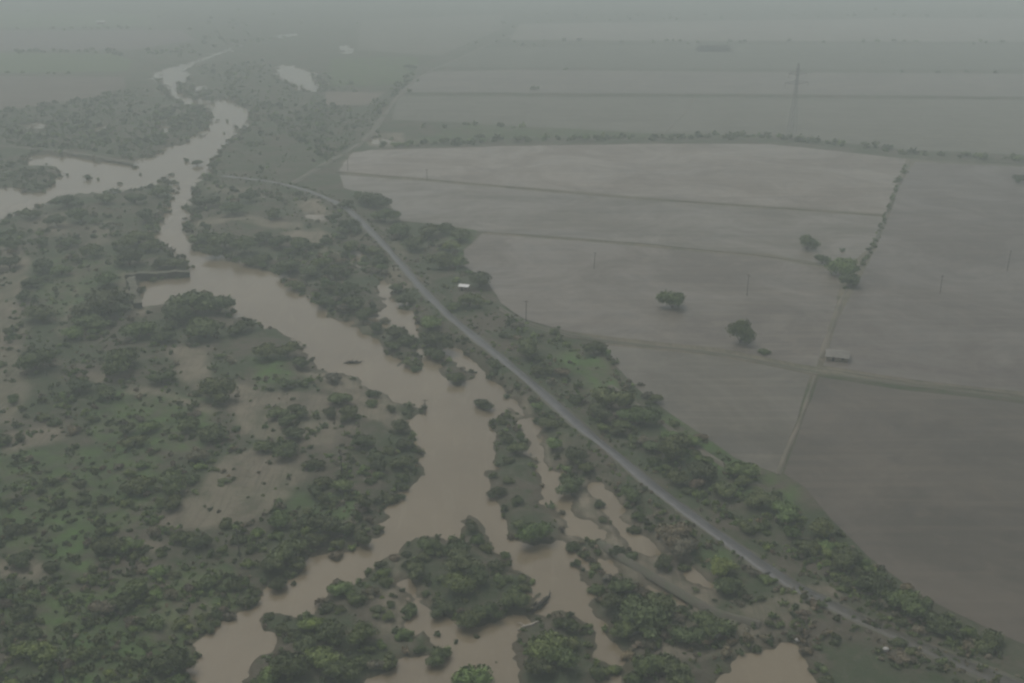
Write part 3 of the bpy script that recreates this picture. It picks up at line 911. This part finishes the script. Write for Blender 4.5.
NKEY = len(plants)
cand = []
for poly, n, (a, bb), tones in FILL:
    pl = np.array(poly, float)
    lo, hi = pl.min(0), pl.max(0)
    q = rng.uniform(lo, hi, (n * 12, 2))
    q = q[poly_sd(q, pl) < 0]
    # clumps and gaps
    clump = vnoise(q[:, 0] / 26, q[:, 1] / 14, 5)
    q = q[rng.uniform(0, 1, len(q)) < sstep(0.15, 0.75, clump)][:n]
    g = at_np(q, 1.2)
    for k in range(len(g)):
        cand.append((g[k, 0], g[k, 1], a + (bb - a) * rng.beta(1.3, 2.2), tones[rng.integers(len(tones))]))
for li, (ln, step, (a, bb), jit) in enumerate(LINES):
    L = dense(at_np(ln, 1.2), step)
    for p in L:
        if rng.uniform() < (0.8 if li in (0, 1, 5) else 0.9) * sstep(-0.9 if li in (0, 1, 5) else 0.25, -0.1 if li in (0, 1, 5) else 0.6, float(vnoise(np.array(p[0] / 45 + 3.7), np.array(p[1] / 45), 15))):
            cand.append((p[0] + rng.normal(0, jit * .5), p[1] + rng.normal(0, jit * .5), rng.uniform(a, bb), (D, D, G)[rng.integers(3)]))
SHORE = []
for pl in W_POLY:
    for p in dense(np.vstack([pl, pl[:1]]), 2.2):
        for q in range(3):
            SHORE.append(p + rng.normal(0, 2.4, 2))
SHORE = np.array(SHORE)
ssd = land_sd(SHORE)
dist_ = np.hypot(SHORE[:, 0], SHORE[:, 1])
pat = vnoise(SHORE[:, 0] / 30, SHORE[:, 1] / 30, 91)
sok = (ssd > -0.4) & (ssd < 5.5) & (dist_ < 1300) & (rng.uniform(0, 1, len(SHORE)) < sstep(0.05, 0.55, pat))
for p in SHORE[sok]:
    far_ = np.hypot(*p) > 500
    cand.append((p[0], p[1], rng.uniform(2.5, 6) if far_ else 1.3 + 3.4 * rng.beta(1.2, 2.4), (D, D, D, B, G)[rng.integers(5)]))
CP_ = np.array([(c[0], c[1]) for c in cand])
keep = land_sd(CP_) > -0.4
CW_ = np.array([c[2] for c in cand])
dr = np.minimum(line_dist(CP_, ROAD), line_dist(CP_, ROAD2))
keep &= dr > 2.9 + CW_ * 0.42
keep &= line_dist(CP_, ROAD3) > 1.0 + CW_ * 0.3
for n_, ln, w, m in TRACKS:
    keep &= line_dist(CP_, ln) > w / 2 + CW_ * 0.35
for pl, k in S_POLY:
    if k >= 0.72:
        keep &= (poly_sd(CP_, pl) > 0.5) | (rng.uniform(0, 1, len(CP_)) < 0.12)
for pl, k in G_POLY:
    if k >= 1.0:
        keep &= poly_sd(CP_, pl) > 0.5
for pl in F_POLY:
    keep &= (poly_sd(CP_, pl) > -2.5)
KP = np.array([(p[0], p[1]) for p in plants])
KW = np.array([p[2] for p in plants])
for i, cnd in enumerate(cand):
    if not keep[i]:
        continue
    d = np.hypot(KP[:, 0] - cnd[0], KP[:, 1] - cnd[1])
    if np.any(d < 0.27 * (KW + cnd[2])):
        continue
    plants.append(cnd)
    KP = np.vstack([KP, [[cnd[0], cnd[1]]]])
    KW = np.append(KW, cnd[2])
PZ = height(np.array([(p[0], p[1]) for p in plants]))
PZ = np.maximum(PZ, -0.15)

items = []
for i, (x, y, m, tone) in enumerate(plants):
    u, v = project(x, y)
    pxw = m * FPX / depth_of(x, y)
    vis = -pxw < u < W + pxw and -pxw < v < HT + pxw
    items.append(dict(x=x, y=y, z=PZ[i], m=m, tone=tone, u=u, v=v, px=pxw if vis else 0, vis=vis, field=i < NKEY and u > 660 and v < 380))
trees = sorted([q for q in items if q['m'] >= 5.6 and q['vis'] and q['px'] > 5], key=lambda q: -q['px'])
shrubs = sorted([q for q in items if q['m'] < 5.6 and q['vis'] and q['px'] > 5], key=lambda q: -q['px'])
TREES, SHRUBS = trees[:300], shrubs[:300]
chosen = set(id(q) for q in TREES + SHRUBS)
REST = [q for q in items if id(q) not in chosen]

# labels that single each plant out: by size, colour and the landmark it stands near
LAND = [("the pole below the sandy clearing", 240, 558), ("the pole on the river spit", 426, 411), ("the pole among left-bank bushes", 342, 477),
        ("the bottom-left corner pole", 65, 683), ("the white-roofed hut", 466, 289), ("the eroded river bank", 158, 280),
        ("the driftwood in midstream", 352, 363), ("the fallen tree", 543, 604), ("the pond at the bottom edge", 760, 665),
        ("the fork of the river", 160, 172), ("the bare strip at left", 8, 340), ("the sandy clearing", 245, 490),
        ("the bright roadside grass", 588, 378), ("the long roadside pool", 635, 528), ("the narrow side channel's head", 386, 285),
        ("the near island's mud flat", 398, 628), ("the green meadow at left", 72, 548), ("the bend of the road", 336, 202),
        ("the mud shed", 838, 357), ("the lattice pylon", 792, 139), ("the short dark pole", 47, 376),
        ("the field corner pole", 526, 322), ("the open field pole", 594, 269), ("the right bank's pale mud", 305, 239),
        ("the two pale stones", 840, 645), ("the left arm's island", 30, 175), ("the left bank's bright grass", 270, 372)]
LXY = [at(u, v, 1.5) for _, u, v in LAND]
ORD = ["nearest", "second nearest", "third nearest", "fourth nearest", "fifth nearest", "sixth nearest", "seventh nearest", "eighth nearest", "ninth nearest",
       "tenth nearest", "eleventh nearest", "twelfth nearest", "thirteenth nearest", "fourteenth nearest", "fifteenth nearest", "sixteenth nearest",
       "seventeenth nearest", "eighteenth nearest", "nineteenth nearest", "twentieth nearest"]


def size_word(q, tree):
    m = q['m']
    if tree:
        return "broad" if m > 9 else ("middling" if m > 7 else "slender")
    return "big" if m > 4.4 else ("modest" if m > 3.2 else "tiny")


def give_labels(lst, tree):
    buckets = {}
    for q in lst:
        ds = [math.hypot(q['x'] - a, q['y'] - bb) for a, bb in LXY]
        k = int(np.argmin(ds))
        dx, dy = q['x'] - LXY[k][0], q['y'] - LXY[k][1]
        if abs(dx) > abs(dy):
            way = "right of" if dx > 0 else "left of"
        else:
            way = "beyond" if dy > 0 else "in front of"
        key = (size_word(q, tree), q['tone'], way, k)
        buckets.setdefault(key, []).append((ds[k], q))
    for (sz, tone, way, k), L in buckets.items():
        L.sort(key=lambda e: e[0])
        for i, (_, q) in enumerate(L):
            noun = "tree" if tree else "shrub"
            if len(L) == 1:
                q['label'] = f"{sz} {tone} {noun} {way} {LAND[k][0]}"
            else:
                q['label'] = f"{ORD[min(i, 19)]} {sz} {tone} {noun} {way} {LAND[k][0]}"


give_labels(TREES, True)
give_labels(SHRUBS, False)


def tint(tone, r):
    k = r.uniform(0.68, 1.38)
    c = TONES[tone]
    return (c[0] * k * r.uniform(0.92, 1.1), c[1] * k, c[2] * k * r.uniform(0.9, 1.1), 1)


rr = random.Random(3)
proto = empty("thorn_tree", (0, 0, 0))
pc = link("crown", TREE_CROWNS[0][0], proto)
pt = link("trunk", TRUNKS[0], proto)
for i, q in enumerate(TREES):
    if i == 0:
        o, c_, t_ = proto, pc, pt
    else:
        o, c_, t_ = proto.copy(), pc.copy(), pt.copy()
        for e in (o, c_, t_):
            col.objects.link(e)
        c_.parent, t_.parent = o, o
    c_.data = TREE_CROWNS[4 if q['field'] else rr.randrange(7)][0]
    t_.data = TRUNKS[rr.randrange(4)]
    h = q['m'] / 2
    o.location = (q['x'], q['y'], q['z'] - (0.22 * h if q['field'] else 0.0))
    o.rotation_euler = (0, 0, rr.uniform(0, 6.28))
    o.scale = (h * rr.uniform(0.94, 1.08), h * rr.uniform(0.94, 1.08), h * rr.uniform(0.85, 1.15) * (1.6 if q['field'] else 1.0))
    c_.color = tint(q['tone'], rr)
    tag(o, q['label'], "tree", "thorn trees scattered over the flood plain")
sproto = link("shrub", SHRUB_MESH[0])
for i, q in enumerate(SHRUBS):
    o = sproto if i == 0 else sproto.copy()
    if i:
        col.objects.link(o)
    o.data = SHRUB_MESH[rr.randrange(6)]
    h = q['m'] / 2
    o.location = (q['x'], q['y'], q['z'])
    o.rotation_euler = (0, 0, rr.uniform(0, 6.28))
    o.scale = (h * rr.uniform(0.9, 1.1), h * rr.uniform(0.9, 1.1), h * rr.uniform(0.8, 1.2))
    o.color = tint(q['tone'], rr)
    tag(o, q['label'], "shrub", "shrubs scattered over the flood plain")

# the uncountable rest: far-off scrub and low growth, one object
LOW = [crown_np(300 + k, 3 + k % 2, 0.5, 0.62, 120, 0.20, ICO1) for k in range(5)]
low = [(q['x'], q['y'], q['z'], q['m'], q['tone']) for q in REST]
extra = []
for poly, n, _, tones in FILL:
    pl = np.array(poly, float)
    lo, hi = pl.min(0), pl.max(0)
    n2 = int(n * (6.5 if n > 250 else 3.2))
    s = rng.uniform(lo, hi, (n2 * 4, 2))
    s = s[poly_sd(s, pl) < 0]
    cl = vnoise(s[:, 0] / 18, s[:, 1] / 10, 77)
    s = s[rng.uniform(0, 1, len(s)) < sstep(0.1, 0.8, cl)][:n2]
    g = at_np(s, 1.4)
    for p in g:
        extra.append((p[0], p[1], 0.9 + 2.6 * rng.beta(1.2, 2.6), tones[rng.integers(len(tones))]))
for p0, p1 in zip(FULL[:-1], FULL[1:]):
    L_ = np.linalg.norm(p1 - p0)
    nn_ = np.array([-(p1 - p0)[1], (p1 - p0)[0]]) / L_
    for q in range(int(L_ * 1.1)):
        pp_ = p0 + (p1 - p0) * rng.uniform() + nn_ * rng.choice([-1, 1]) * abs(rng.normal(4.3, 1.5))
        extra.append((pp_[0], pp_[1], rng.uniform(0.8, 2.2), (D, D, G, B)[rng.integers(4)]))
EP = np.array([(e[0], e[1]) for e in extra])
ok = land_sd(EP) > 0.3
ok &= np.minimum(line_dist(EP, ROAD), line_dist(EP, ROAD2)) > 2.3
for pl, k in S_POLY:
    ok &= (poly_sd(EP, pl) > 0.0) | (rng.uniform(0, 1, len(EP)) < (0.16 if k > 0.7 else 0.5))
for pl in F_POLY:
    ok &= (poly_sd(EP, pl) > 0.5)
ez = height(EP)
for i, e in enumerate(extra):
    if ok[i]:
        low.append((e[0], e[1], ez[i] - 0.1, e[2], e[3]))
VV, FF, TT, n0 = [], [], [], 0
for x, y, z, m, tone in low:
    v, f = LOW[rng.integers(5)]
    a = rng.uniform(0, 6.28)
    ca, sa = math.cos(a), math.sin(a)
    s = m / 2
    w = np.column_stack([(v[:, 0] * ca - v[:, 1] * sa) * s + x, (v[:, 0] * sa + v[:, 1] * ca) * s + y, v[:, 2] * s * rng.uniform(0.8, 1.3) + z - 0.12 * s])
    VV.append(w)
    FF.append(f + n0)
    n0 += len(v)
    c = tint(tone, rr)
    TT.append(np.tile(np.array(c, np.float32), (len(v), 1)))
me = mesh_np("scrub", np.concatenate(VV), np.concatenate(FF), M_leaf_mass)
a = me.attributes.new("tone", 'FLOAT_COLOR', 'POINT')
a.data.foreach_set("color", np.concatenate(TT).ravel())
tag(link("scrub", me), "low green scrub and far bushes covering the flood plain", "scrub", kind="stuff")


def gz(x, y):
    return float(height(np.array([[x, y]]))[0])


# ------------------------------------------------------------------ poles
def pole_parts(root, H):
    MB().tube([(0, 0, -0.6), (0, 0, H * .5), (0, 0, H)], [0.17, 0.15, 0.11], 8).build("post", M_pole, root)
    MB().box((0, 0, H - 0.55), (2.2, 0.14, 0.16)).build("crossarm", M_pole, root)
    for s in (-0.95, 0.0, 0.95):
        MB().tube([(s, 0, H - 0.47 if s else H), (s, 0, H - 0.3 if s else H + 0.17), (s, 0, H - 0.22 if s else H + .25)], [0.05, 0.09, 0.04], 6).build("insulator", M_ceramic, root)


pp = empty("utility_pole", (0, 0, 0))
pole_parts(pp, 8.5)
pole_kids = list(pp.children)
POLES = [(240, 558, 8.6, "weathered utility pole standing below the sandy clearing on the left bank"),
         (425, 411, 6.2, "short utility pole standing on the river spit"),
         (342, 477, 8.0, "weathered utility pole among bushes between the sandy clearing and the river"),
         (66, 686, 7.6, "utility pole at the bottom left corner among green scrub"),
         (526, 322, 9.8, "utility pole at the field corner beside the dirt track"),
         (594, 269, 8.8, "lone utility pole in the open field beyond the dirt track"),
         (747, 296, 10.5, "faint utility pole in the open field beyond two dark bushes"),
         (427, 181, 8.0, "far utility pole on the earth bank across the upper field"),
         (348, 171, 9.5, "far utility pole beside the dirt track at the upper field's corner"),
         (47, 376, 4.4, "short dark pole beside the bare strip at the left edge"),
         (940, 294, 9.0, "faint utility pole in the right-hand field near the earth bank"),
         (1007, 271, 10.5, "faint utility pole near the picture's right edge")]
for i, (u, v, H, lab) in enumerate(POLES):
    x, y = at(u, v, 1.6)
    if i == 0:
        o = pp
    else:
        o = pp.copy()
        col.objects.link(o)
        for k in pole_kids:
            c = k.copy()
            col.objects.link(c)
            c.parent = o
    o.location = (x, y, gz(x, y))
    o.scale = (1, 1, H / 8.5)
    o.rotation_euler = (0, math.radians(rr.uniform(-2.5, 2.5)), rr.uniform(-0.9, 0.9))
    tag(o, lab, "utility pole", "utility poles across the plain")

# ------------------------------------------------------------------ lattice pylon far beyond the fields
x, y = at(791, 139, 1.6)
py_ = empty("lattice_pylon", (x, y, 1.5), 0.25)
py_.scale = (1.0, 1.0, 1.22)


def wid(z):
    return 3.2 - 2.5 * min(z / 36.0, 1.0) if z < 36 else 0.7


mb = MB()
lv = [0, 7, 14, 20, 25.5, 30.5, 35, 39, 43, 46.5]
for a, bb in zip(lv[:-1], lv[1:]):
    wa, wb = wid(a), wid(bb)
    ca = [(wa, wa, a), (-wa, wa, a), (-wa, -wa, a), (wa, -wa, a)]
    cb = [(wb, wb, bb), (-wb, wb, bb), (-wb, -wb, bb), (wb, -wb, bb)]
    for k in range(4):
        k2 = (k + 1) % 4
        mb.tube([ca[k], cb[k]], [0.14, 0.14], 4).tube([ca[k], cb[k2]], [0.06, 0.06], 4).tube([ca[k2], cb[k]], [0.06, 0.06], 4).tube([cb[k], cb[k2]], [0.06, 0.06], 4)
for sx in (-1, 1):
    for sy in (-1, 1):
        mb.tube([(sx * .8, sy * .8, 46.5), (0, 0, 50)], [0.14, 0.1], 4)
mb.build("tower", M_steel, py_)
for z in (36.5, 42.5):
    mb = MB()
    L = 10.5 if z < 40 else 8.0
    for s in (-1, 1):
        for sy in (-.8, .8):
            mb.tube([(s * .8, sy, z), (s * L, 0, z + 0.6)], [0.17, 0.13], 4).tube([(s * .8, sy, z + 2), (s * L, 0, z + 0.8)], [0.13, 0.1], 4)
    mb.build("crossarm", M_steel, py_)
    for s in (-1, 1):
        MB().tube([(s * (L - .3), 0, z + 0.5), (s * (L - .3), 0, z - 1.0), (s * (L - .3), 0, z - 2.2)], [0.09, 0.14, 0.08], 6).build("insulator", M_ceramic, py_)
tag(py_, "faint tall lattice pylon far beyond the brown fields", "pylon")


# ------------------------------------------------------------------ small buildings
def hut(name, u, v, w, d, h, rise, rz, roof_mat, wall_mat, label):
    x, y = at(u, v, 1.6)
    root = empty(name, (x, y, gz(x, y) - 0.05), rz)
    MB().box((0, 0, h / 2), (w, d, h)).build("wall", wall_mat, root)
    e = 0.45
    mb = MB()
    for zo in (0.0,):
        A = [(-w / 2 - e, -d / 2 - e, h + 0.02), (w / 2 + e, -d / 2 - e, h + 0.02), (w / 2 + e, 0, h + rise), (-w / 2 - e, 0, h + rise)]
        Bq = [(-w / 2 - e, 0, h + rise), (w / 2 + e, 0, h + rise), (w / 2 + e, d / 2 + e, h + 0.02), (-w / 2 - e, d / 2 + e, h + 0.02)]
        mb.face(A).face(Bq)
    ro = mb.build("roof", roof_mat, root)
    so = ro.modifiers.new("thickness", 'SOLIDIFY')
    so.thickness, so.offset = 0.12, 1.0
    MB().face([(-w / 2, -d / 2, h), (-w / 2, d / 2, h), (-w / 2, 0, h + rise)]).face([(w / 2, -d / 2, h), (w / 2, d / 2, h), (w / 2, 0, h + rise)]).build("gable", wall_mat, root)
    MB().box((-w * .18, -d / 2 - .02, 1.0), (0.9, 0.06, 2.0)).build("door", M_dark, root)
    fr = MB().box((w * .25, -d / 2 - .02, 1.45), (0.9, 0.06, 0.8)).build("window", M_dark, root)
    return tag(root, label, "hut")


hut("farm_hut", 464.5, 290, 4.2, 3.2, 2.1, 0.7, -0.25, M_white, M_plaster, "small hut with white metal roof under a dark tree by the road")
hut("farm_shed", 837, 358, 8.0, 7.5, 1.7, 0.9, -0.3, M_paleroof, M_plaster, "low mud shed with pale roof at a crossing of field banks")
hut("farm_house", 101, 24, 16, 10, 4.5, 2.0, 0.1, M_white, M_plaster, "far white-roofed house between pale fields at the top left")

# ------------------------------------------------------------------ eroded earth bank at the river, built like a wall
root = empty("eroded_bank", (0, 0, 0))
A, Bp, Cp = at(126, 281, 0), at(190, 276, 0), at(137, 309, 0)


def bank_run(a, bb, h, th, seed):
    r = random.Random(seed)
    mb, cp = MB(), MB()
    a, bb = np.array(a), np.array(bb)
    L = np.linalg.norm(bb - a)
    n = max(3, int(L / 3))
    d = (bb - a) / L
    nn = np.array([-d[1], d[0]])
    v = []
    for i in range(n + 1):
        p = a + (bb - a) * i / n + nn * r.uniform(-.75, .75)
        hh = h * (1 - 0.25 * (i / n) ** 3) + r.uniform(-.7, .3)
        v.append((p, hh, th * r.uniform(.85, 1.15)))
    for out, lo, hi, g in ((mb, None, 0.0, 1.0), (cp, 0.003, 0.28, 1.05)):
        base = len(out.v)
        for p, hh, tt in v:
            zl = -1.2 if lo is None else hh + lo
            for s, z in ((-1, zl), (-1, hh + hi), (1, hh + hi), (1, zl)):
                q = p + nn * s * tt * .5 * g
                out.v.append((q[0], q[1], z))
        for i in range(n):
            for k in range(4):
                k2 = (k + 1) % 4
                out.f.append((base + i * 4 + k, base + i * 4 + k2, base + i * 4 + 4 + k2, base + i * 4 + 4 + k))
        out.f.append((base, base + 1, base + 2, base + 3))
        e = base + n * 4
        out.f.append((e + 3, e + 2, e + 1, e))
    return mb, cp


for a, bb, h, th, s in ((A, Bp, 3.4, 3.4, 1), (at(132, 284, 0), Cp, 3.2, 3.4, 2)):
    m1, m2 = bank_run(a, bb, h, th, s)
    m1.build("bank_face", M_bank, root)
    m2.build("bank_top", M_bank_top, root)
tag(root, "eroded dark earth bank with pale top jutting into the brown river", "wall")


# ------------------------------------------------------------------ driftwood and stones
def branchy(name, u, v, L, ang, mats, label, cat, seed, pale=False):
    x, y = at(u, v, 0)
    root = empty(name, (x, y, 0.0), ang)
    r = random.Random(seed)
    mb = MB()
    mb.tube([(-L / 2, 0, -.25), (-L * .2, .2, .25), (L * .15, -.1, .45), (L / 2, .2, .2)], [L * .05, L * .06, L * .05, L * .025], 8)
    mb.build("stem", mats[0], root)
    for k in range(9):
        a = r.uniform(-.9, .9) + (0 if r.random() < .5 else math.pi)
        s = r.uniform(-.35, .45) * L
        q = r.uniform(.16, .34) * L
        MB().tube([(s, 0, .25), (s + q * .5 * math.cos(a), q * .5 * math.sin(a), .25 + r.uniform(.2, .9)), (s + q * math.cos(a), q * math.sin(a), .2 + r.uniform(0, 1.4))],
                  [L * .022, L * .015, L * .006], 6).build("branch", mats[0], root)
    v, f = crown_np(seed, 4, 0.3, 0.8, 260, 0.12)
    v = v * np.array([L * .38, L * .16, L * .2])
    c = link("leaf_tangle", mesh_np("leaf_tangle", v, f, M_leaf), root)
    c.color = (0.025, 0.027, 0.018, 1)
    return tag(root, label, cat)


branchy("driftwood", 352, 363, 7.0, 0.05, (M_darkwood,), "dark clump of driftwood floating in the middle of the river", "driftwood", 4)
branchy("fallen_tree", 540, 606, 9.0, 0.95, (M_darkwood,), "dark fallen tree lying in the near channel beside the green island", "fallen tree", 7)
x, y = at(530, 627, 0)
lg = MB()
lg.tube([(-3.0, -1.4, 0.05), (-1.6, -.2, .3), (0.2, 0.2, .45), (2.8, 1.9, .7)], [.12, .24, .3, .2], 8)
lg.tube([(-1.2, 0, .3), (-2.4, .9, .55), (-3.2, 1.0, .4)], [.16, .12, .06], 6)
o = lg.build("bleached_log", M_dead)
o.location = (x, y, 0.02)
tag(o, "pale bleached log washed up against the green island", "log")
for i, (u, v, lab) in enumerate(((798, 638, "small pale stone at the edge of the muddy pond"), (885, 654, "small pale stone in dark scrub right of the muddy pond"))):
    x, y = at(u, v, 1.2)
    vv, ff = ICO2
    vv = vv * np.array([.75, .55, .5]) * (1 + .18 * fbm(vv[:, 0] * 1.7 + i * 9, vv[:, 1] * 1.7 + vv[:, 2], 5 + i))[:, None]
    o = link("boulder", mesh_np("boulder", vv, ff, M_rock))
    o.location = (x, y, gz(x, y) + 0.35)
    tag(o, lab, "stone", "pale stones in the scrub")
print("PLANTS", len(plants), "trees", len(trees), "shrubs", len(shrubs), "low", len(low))
